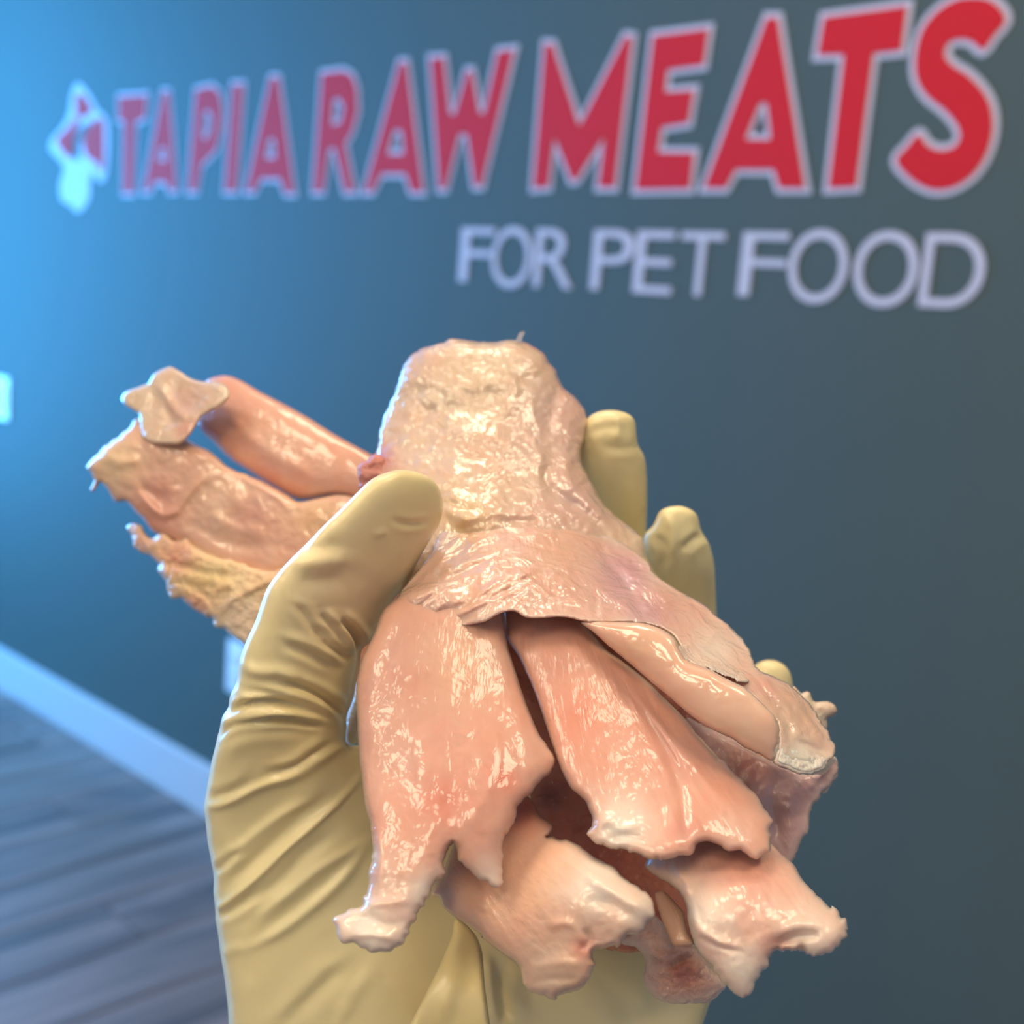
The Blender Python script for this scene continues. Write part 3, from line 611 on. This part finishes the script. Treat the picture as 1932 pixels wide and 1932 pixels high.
# inner core seen between the strands; unseen top left added to block window light
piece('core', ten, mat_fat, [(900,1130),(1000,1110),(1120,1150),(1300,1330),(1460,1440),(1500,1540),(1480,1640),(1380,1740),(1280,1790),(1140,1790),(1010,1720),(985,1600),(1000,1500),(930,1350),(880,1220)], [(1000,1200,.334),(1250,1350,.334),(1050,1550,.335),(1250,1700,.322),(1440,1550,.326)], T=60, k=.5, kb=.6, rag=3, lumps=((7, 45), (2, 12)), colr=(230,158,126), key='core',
      blobs=[(1040,1500,40,(120,70,74),.8), (1150,1600,90,(190,96,70),.7), (1300,1450,120,(206,120,92),.6)])  # first blob paints the shade of the deep hole into the colour
piece('strand', ten, mat_tendon, z4([(850,560),(960,640),(1060,690),(1160,740),(1330,840),(1480,900),(1600,930),(1690,880),(1750,830),(1752,900),(1722,990),(1665,1040),(1645,1085),(1605,1130),(1585,1270),(1552,1310),(1500,1430),(1440,1480),(1330,1420),(1150,1230),(1000,1000),(850,760)]),
      [(1300,1380,.330),(1400,1500,.322),(1550,1450,.322),(1500,1600,.318)], T=24, k=1, kb=1, rag=1.2, ragb=[(1560,1450,120,3)], lumps=((5, 60), (1.2, 14)), conv=(1300, 1200), fibre=.8, colr=(222,186,176),
      strokes=zs(z4, [([(1400,950),(1380,1100),(1420,1300)], 10, -6), ([(1500,960),(1480,1150),(1500,1330)], 12, 5)]), blobs=blob(z4, .331, [(1250,900,160,(204,130,104),.7), (1450,1150,130,(206,164,160),.6)]), edge=(WHITE, 7, .6))
# lower strands with white cut ends
piece('strand', ten, mat_tendon, z4([(690,1330),(900,1260),(1200,1240),(1372,1335),(1430,1390),(1490,1440),(1560,1540),(1650,1640),(1715,1700)])+z7([(1750,655),(1790,700),(1835,758),(1822,800),(1790,840),(1720,880),(1640,890),(1590,870),(1540,868),(1480,890),(1440,950),(1400,1000),(1378,1050),(1330,1090),(1292,1085),(1230,1020),(1170,950),(1110,870),(1080,800),(1060,720),(1050,650),(1020,600),(960,550),(880,500),(855,470),(862,440)]),
      [(1280,1580,.296),(1420,1570,.298),(1250,1650,.287),(1400,1700,.277),(1550,1740,.274),(1400,1850,.270)], T=70, k=.85, kb=.7, rag=.5, ragb=[(1580,1760,90,5), (1420,1850,100,4), (1270,1650,60,3), (1490,1800,60,3)], ragl=17, lumps=((4, 70), (1., 14)), conv=(1180, 1250), fibre=1., colr=(242,196,172), key='A6', bulge=[(1335,1725,44,12),(1380,1830,36,8),(1490,1785,34,-10),(1570,1760,34,8)],
      strokes=zs(z7, [([(1060,640),(1100,760),(1200,830),(1320,870)], 12, 9), ([(1330,880),(1200,850),(1110,800)], 6, -7), ([(1490,790),(1600,750),(1720,740)], 12, 6), ([(1480,870),(1560,810),(1700,800)], 9, -9), ([(1000,480),(1060,560),(1030,620)], 8, 6)]),
      blobs=blob(z7, .393, [(1150,680,150,WHITE,.9), (1300,980,160,WHITE,.8), (1650,800,200,WHITE,.75), (1330,500,160,(244,184,164),.6), (1490,860,70,(226,150,124),.7), (1605,848,22,(120,76,52),.8), (980,490,90,WHITE,.5)]), edge=(WHITE, 8, .5))
piece('strand', ten, mat_tendon, z7([(905,600),(945,588),(1000,640),(1040,690),(1060,780),(1085,840),(1040,852),(990,845),(958,780),(928,700)]), [(1260,1700,.296),(1290,1770,.290)], T=40, k=.8, sp=3, conv=(1220,1600), colr=(250,206,172), lumps=((1, 30),))
piece('strand', ten, mat_tendon, z6([(1440,1100),(1500,1000),(1540,900),(1600,780),(1700,640)])+z7([(280,130),(312,150),(350,220),(398,262),(416,280),(405,310),(385,328),(430,328),(490,345),(560,382),(620,430),(700,470),(760,520),(830,570),(885,625),(910,690),(862,750),(830,788),(770,808),(742,830),(722,864),(680,858),(620,872),(605,900),(605,970),(580,1030),(520,1068),(432,1080),(420,1110),(382,1104),(350,1080),(310,1080),(275,1040),(270,1000),(250,950),(150,870),(60,800)])+z6([(1740,1400),(1640,1325),(1580,1290),(1500,1220),(1475,1165),(1430,1145)]),
      [(880,1600,.297),(960,1540,.304),(900,1700,.288),(1000,1680,.284),(1000,1800,.278),(1080,1700,.275),(1180,1710,.272),(1050,1850,.274)], T=70, k=.85, kb=.8, rag=.5, ragb=[(1180,1740,110,4), (1040,1870,70,5), (1160,1780,60,4), (1050,1590,40,3)], ragl=17, lumps=((4, 80), (1., 14)), conv=(700, 1350), fibre=.2, colr=(244,200,170), key='A7', bulge=[(1125,1665,42,12),(1195,1715,34,12),(1060,1840,46,12),(1120,1760,36,-9)],
      strokes=zs(z7, [([(520,470),(620,540),(760,620),(880,690)], 12, 8), ([(540,640),(650,640),(760,690),(840,730)], 13, -6), ([(560,760),(590,820),(540,880)], 8, -8), ([(330,960),(420,930),(560,940)], 10, 4), ([(300,1030),(400,1010),(540,1010)], 8, -4), ([(380,760),(470,740),(540,770)], 10, 5)]),
      blobs=blob(z7, .393, [(650,520,190,WHITE,.95), (470,960,170,(244,218,188),.8), (820,680,130,WHITE,.8), (560,860,60,(226,150,130),.8), (250,200,120,(244,150,120),.7), (700,760,100,(240,208,184),.6)]), edge=(WHITE, 6, .3))
piece('fat_lump', ten, mat_fat, z7([(740,830),(800,780),(880,700),(960,760),(1020,840),(1090,850),(1180,960),(1242,1030),(1222,1080),(1160,1118),(1050,1130),(960,1125),(900,1100),(860,1050),(845,1000),(855,920),(830,865)]), [(1230,1760,.312),(1290,1850,.310)], T=60, k=.8, rag=2.5, lumps=((8, 40), (6, 13)), colr=(232,190,168), edge=(WHITE, 12, .7),
      strokes=zs(z7, [([(860,900),(950,950),(1040,920),(1090,880)], 8, -9), ([(850,860),(950,900),(1050,870)], 9, 6)]), blobs=blob(z7, .393, [(1060,980,90,(200,120,98),.7)]))
# torn flaps on the far side
piece('torn_bit', ten, mat_fat, z4([(1500,440),(1545,482),(1580,470),(1620,520),(1710,525),(1752,572),(1740,600),(1700,620),(1685,690),(1600,660),(1500,560)]), [(1540,1330,.345)], T=22, rag=2, lumps=((4, 20),), colr=(240,222,194), sp=3)
# membrane sheet wrapping neck and strands, ending in the right-hand flap
FILM = []
_r = random.Random(8)
for _ in range(70):
    cx, cy = _r.uniform(800, 1010), _r.uniform(1010, 1190)
    if _r.random() < .25: cx, cy = _r.uniform(1000, 1260), _r.uniform(1030, 1150)
    L = _r.uniform(14, 55); a = math.radians(_r.gauss(-32 if cx < 1000 else 25, 12)); dx, dy = L*math.cos(a), L*math.sin(a)
    FILM.append(([(cx-dx, cy-dy), (cx+dx*.1, cy+dy*.1+_r.uniform(-5, 5)), (cx+dx, cy+dy)], _r.uniform(3.2, 6), _r.choice([-1, 1, 1])*_r.uniform(1.5, 4)))
memb = (z2([(455,1060),(430,1130),(380,1200),(315,1275),(255,1355),(215,1430),(190,1500),(300,1500),(430,1530),(560,1500),(680,1475),(770,1432),(825,1425),(880,1455),(960,1458),(1060,1453),(1200,1480),(1400,1482)])
        + z4([(740,105),(830,165),(900,290),(1020,350),(1150,440),(1240,480),(1330,560),(1400,640),(1420,760),(1395,870),(1480,912),(1560,937),(1650,930),(1720,855),(1745,800),(1720,740),(1660,640),(1600,540),(1530,478),(1470,420),(1400,388),(1290,330),(1262,270),(1248,220),(1190,150),(1130,90),(1060,35)])
        + z2([(1760,1400),(1600,1310),(1500,1235),(1475,1185),(1380,1110),(1200,1020),(1000,960),(800,930),(600,960),(500,1010)]))
piece('membrane', ten, mat_film, memb, [(840,985,.339),(950,975,.340),(1040,975,.342),(1110,995,.345),(1190,1035,.345),(760,1100,.321),(870,1080,.317),(1000,1060,.319),(1100,1080,.322),(735,1170,.318),(790,1195,.310),(860,1190,.307),(920,1150,.304),(1000,1160,.304),(1100,1160,.307),(1200,1180,.309),(1230,1110,.326),(1350,1250,.308),(1300,1170,.320),(1450,1320,.306),(1500,1420,.300),(1560,1430,.306),(1400,1210,.322)], T=9, k=1., kb=1., sp=2.8, rag=.6, ragb=[(1530,1420,90,4), (1400,1230,60,1.5)], lumps=((5, 70), (1.6, 16)), drape=['knob', 'A3', 'A4'], gap=8, gapb=[(830,985,60,-32),(900,965,55,-30),(990,965,55,-30),(1080,985,55,-30),(1160,1020,55,-30),(730,1180,40,-30),(735,1140,40,-20),(770,1190,45,-32),(830,1190,45,-32),(885,1178,38,-28),(915,1165,25,-14)], conv=(950, 760), fibre=.8, colr=(240,200,176),
      strokes=FILM+zs(z2, [([(420,1300),(560,1210),(700,1150),(860,1080)], 6, 4), ([(440,1420),(620,1350),(760,1280),(900,1200)], 6, 4), ([(480,1480),(640,1400),(800,1340),(950,1250)], 5, 3.5), ([(520,1260),(640,1200),(760,1190)], 6, -4), ([(900,1080),(1050,1090),(1200,1150),(1300,1230)], 9, -5), ([(860,1060),(1000,1060),(1140,1090)], 8, 6),
        ([(900,1420),(1050,1350),(1200,1340),(1350,1400)], 8, -4), ([(1230,1060),(1280,1180),(1400,1350),(1460,1450)], 12, -8), ([(1340,1200),(1500,1320),(1700,1420)], 12, 6), ([(700,1180),(780,1240),(880,1240)], 6, 4), ([(500,1100),(640,1090),(800,1030)], 9, 6)])
        + zs(z4, [([(860,220),(980,260),(1100,330),(1230,400)], 9, 7), ([(920,280),(1060,350),(1180,400)], 5, -6), ([(1260,330),(1400,480),(1520,640),(1600,760)], 9, 6), ([(1340,470),(1450,620),(1500,760)], 8, -7), ([(1500,740),(1600,780),(1700,830)], 7, -7), ([(1400,780),(1500,830),(1640,850)], 9, 7), ([(1420,430),(1560,600),(1680,780)], 7, 5)]),
      blobs=blob(z2, .388, [(1350,1250,140,(214,170,176),.7), (700,1250,160,(240,196,166),.4), (1000,1130,150,(242,196,160),.4), (1480,1440,120,(214,172,176),.6), (560,1080,100,(242,204,140),.5)]) + blob(z4, .331, [(1500,650,200,(240,208,176),.6), (1550,880,160,WHITE,.8), (1050,300,150,WHITE,.7), (1330,430,60,(236,180,160),.6)]), edge=(WHITE, 6, .5), key='memb')
piece('rolled_flap', ten, mat_smooth, z4([(290,70),(480,72),(640,78),(740,108),(820,160),(860,240),(900,290),(1000,330),(1130,400),(1230,450),(1330,540),(1400,620),(1422,700),(1405,800),(1385,860),(1310,830),(1230,790),(1160,740),(1050,690),(940,620),(820,520),(700,420),(560,300),(440,200),(360,130)]),
      [(1130,1180,.305),(1250,1260,.298),(1370,1360,.292),(1450,1420,.290)], T=60, k=.8, kb=.7, rag=.4, ragb=[(1460,1400,60,2)], lumps=((2.5, 60),), conv=(1000, 1080), fibre=0., colr=(248,202,170), blobs=blob(z4, .331, [(1200,620,220,(248,214,184),.7), (560,230,160,(240,186,140),.5)]), edge=(WHITE, 6, .4), key='rflap')

piece('fat_edge', ten, mat_fat, z4([(850,210),(900,198),(960,235),(1080,285),(1150,322),(1225,370),(1248,408),(1205,412),(1120,378),(1040,345),(930,305),(870,262)]), [(1350,1250,.33)], T=14, rag=2.2, ragl=8, lumps=((8, 22), (4, 9)), sp=2.8, drape=['memb', 'rflap'], gap=-8, colr=(250,222,200))
piece('fat_edge', ten, mat_fat, z4([(1395,800),(1430,775),(1480,790),(1560,800),(1640,820),(1700,845),(1748,850),(1752,930),(1720,995),(1672,1042),(1665,950),(1560,942),(1470,912),(1388,872)]), [(1500,1440,.33)], T=16, rag=2, ragl=9, lumps=((8, 24), (4, 9)), sp=2.8, drape=['memb'], gap=-6, colr=(254,244,226), blobs=blob(z4, .331, [(1600,790,60,(232,180,150),.5)]))

# ------------------------------------------------------------------ the second tendon, pointing away behind the thumb
tb2 = px3(np.array([620.]), np.array([960.]), np.array([.37]))[0]
te2 = tag(empty('raw_tendon', tuple(tb2)), 'raw forked tendon with two long strands and yellowish frayed fat, sticking out behind the thumb', 'meat')
piece('strand', te2, mat_tendon, z1([(812,300),(860,275),(930,268),(1000,290),(1120,358),(1350,480),(1560,610),(1750,715),(1900,800),(1950,900),(1900,1000),(1750,1010),(1640,970),(1540,955),(1340,975),(1200,912),(1060,822),(930,732),(840,640),(775,575),(755,520),(790,450),(812,380)]),
      [(420,740,.428),(560,830,.412),(720,930,.395)], T=110, k=.85, lumps=((3, 60), (1, 16)), conv=(-900, 200), fibre=1., colr=(242,190,160), blobs=blob(z1, .331, [(1000,300,150,(244,184,150),.5), (760,560,90,(226,128,104),.8), (1150,850,120,(222,130,104),.5), (1250,650,200,(244,202,170),.5)]),
      strokes=zs(z1, [([(900,420),(1000,560),(1200,720),(1450,850)], 14, 4)]))
piece('strand', te2, mat_tendon, z1([(130,785),(180,730),(230,670),(300,620),(370,570),(400,520),(440,510),(470,585),(520,610),(600,620),(690,630),(780,670),(860,720),(940,790),(1040,830),(1150,880),(1260,940),(1340,985),(1480,960),(1600,950),(1720,1000),(1600,1250),(1400,1450),(1250,1470),(1100,1450),(950,1410),(800,1340),(700,1260),(600,1200),(510,1160),(460,1100),(400,1040),(350,990),(290,985),(250,930),(210,880),(182,928),(152,920),(170,870),(150,810)]),
      [(200,850,.425),(330,940,.415),(480,1000,.402),(640,1000,.388)], T=46, k=1, rag=.8, ragb=[(200,860,70,4)], lumps=((5, 50), (1.2, 14)), conv=(-900, 300), fibre=1., colr=(242,196,164),
      blobs=blob(z1, .331, [(250,750,170,(244,218,170),.8), (550,950,110,(226,160,136),.6), (900,950,200,(242,204,168),.6), (1080,1050,120,(224,166,150),.4), (500,1150,120,(232,150,122),.5), (1450,1050,150,(242,206,150),.6)]),
      strokes=zs(z1, [([(390,860),(470,980),(560,1060),(640,1040),(700,950),(800,850),(900,810)], 9, 7), ([(420,900),(540,960),(620,980)], 14, -7), ([(960,810),(1100,880),(1230,960),(1300,1060)], 8, 6), ([(230,720),(330,760),(450,740)], 10, 5), ([(700,1080),(850,1180),(1000,1240),(1200,1230)], 12, -5), ([(800,1020),(950,1120),(1150,1160)], 12, 5)]))
piece('torn_flap', te2, mat_film, z1([(330,400),(350,360),(480,310),(510,260),(600,215),(660,240),(720,280),(790,300),(900,312),(950,380),(880,450),(800,490),(760,545),(715,610),(660,655),(580,660),(510,655),(450,620),(435,550),(430,490),(400,470),(345,430)]), [(250,750,.424),(320,760,.416),(400,740,.408),(310,820,.411)], T=12, rag=.6, lumps=((3, 50),), colr=(240,212,176),
      strokes=zs(z1, [([(520,290),(580,380),(660,480),(740,520)], 9, 6), ([(560,430),(640,560)], 9, -4)]), blobs=blob(z1, .331, [(700,420,130,(236,190,166),.6), (700,580,70,(236,160,136),.5)]), edge=(WHITE, 6, .4))
piece('frayed_fat', te2, mat_fat, z1([(360,1130),(400,1110),(440,1130),(470,1170),(500,1192),(560,1160),(600,1170),(640,1210),(700,1190),(740,1230),(850,1290),(1000,1330),(1150,1380),(1350,1340),(1500,1300),(1560,1400),(1400,1600),(1200,1780),(1080,1830),(1010,1790),(960,1750),(910,1710),(862,1700),(848,1650),(790,1632),(730,1600),(680,1542),(620,1540),(592,1490),(580,1430),(532,1380),(545,1340),(490,1290),(430,1272),(387,1230),(390,1180),(367,1150)]),
      [(270,1010,.415),(360,1100,.402),(500,1150,.386),(560,1100,.382)], T=34, rag=2.2, lumps=((9, 45), (4, 14)), sp=3, colr=(242,208,160), blobs=blob(z1, .331, [(820,1450,170,(244,216,150),.8), (740,1600,90,(214,140,124),.7), (430,1200,120,(238,180,148),.6), (1000,1650,150,(242,222,196),.7), (650,1280,120,(236,164,134),.6)]),
      strokes=zs(z1, [([(560,1330),(700,1360),(860,1400),(1000,1420)], 8, -7), ([(620,1440),(740,1470),(860,1560)], 7, -7), ([(850,1650),(960,1540),(1100,1470),(1250,1400)], 8, 8), ([(860,1480),(960,1440)], 10, 7)]), edge=(WHITE, 7, .3))
piece('stump', te2, mat_tendon, [(700,970),(760,950),(800,1000),(800,1120),(760,1220),(740,1330),(690,1370),(650,1330),(640,1200),(660,1080)], [(600,980,.372),(700,1100,.360),(690,1350,.350)], T=60, k=.4, kb=.6, lumps=((4, 50),), conv=(500, 700), colr=(232,160,124))
piece('gristle', te2, mat_fat, z5([(1150,1650),(1180,1560),(1260,1500),(1330,1700),(1330,2000),(1150,2040),(1090,2000),(1095,1850)]), [(670,1350,.345)], T=24, lumps=((3, 30),), colr=(226,222,214))
print('verts', sum(len(o.data.vertices) for o in bpy.data.objects if o.type == 'MESH'))
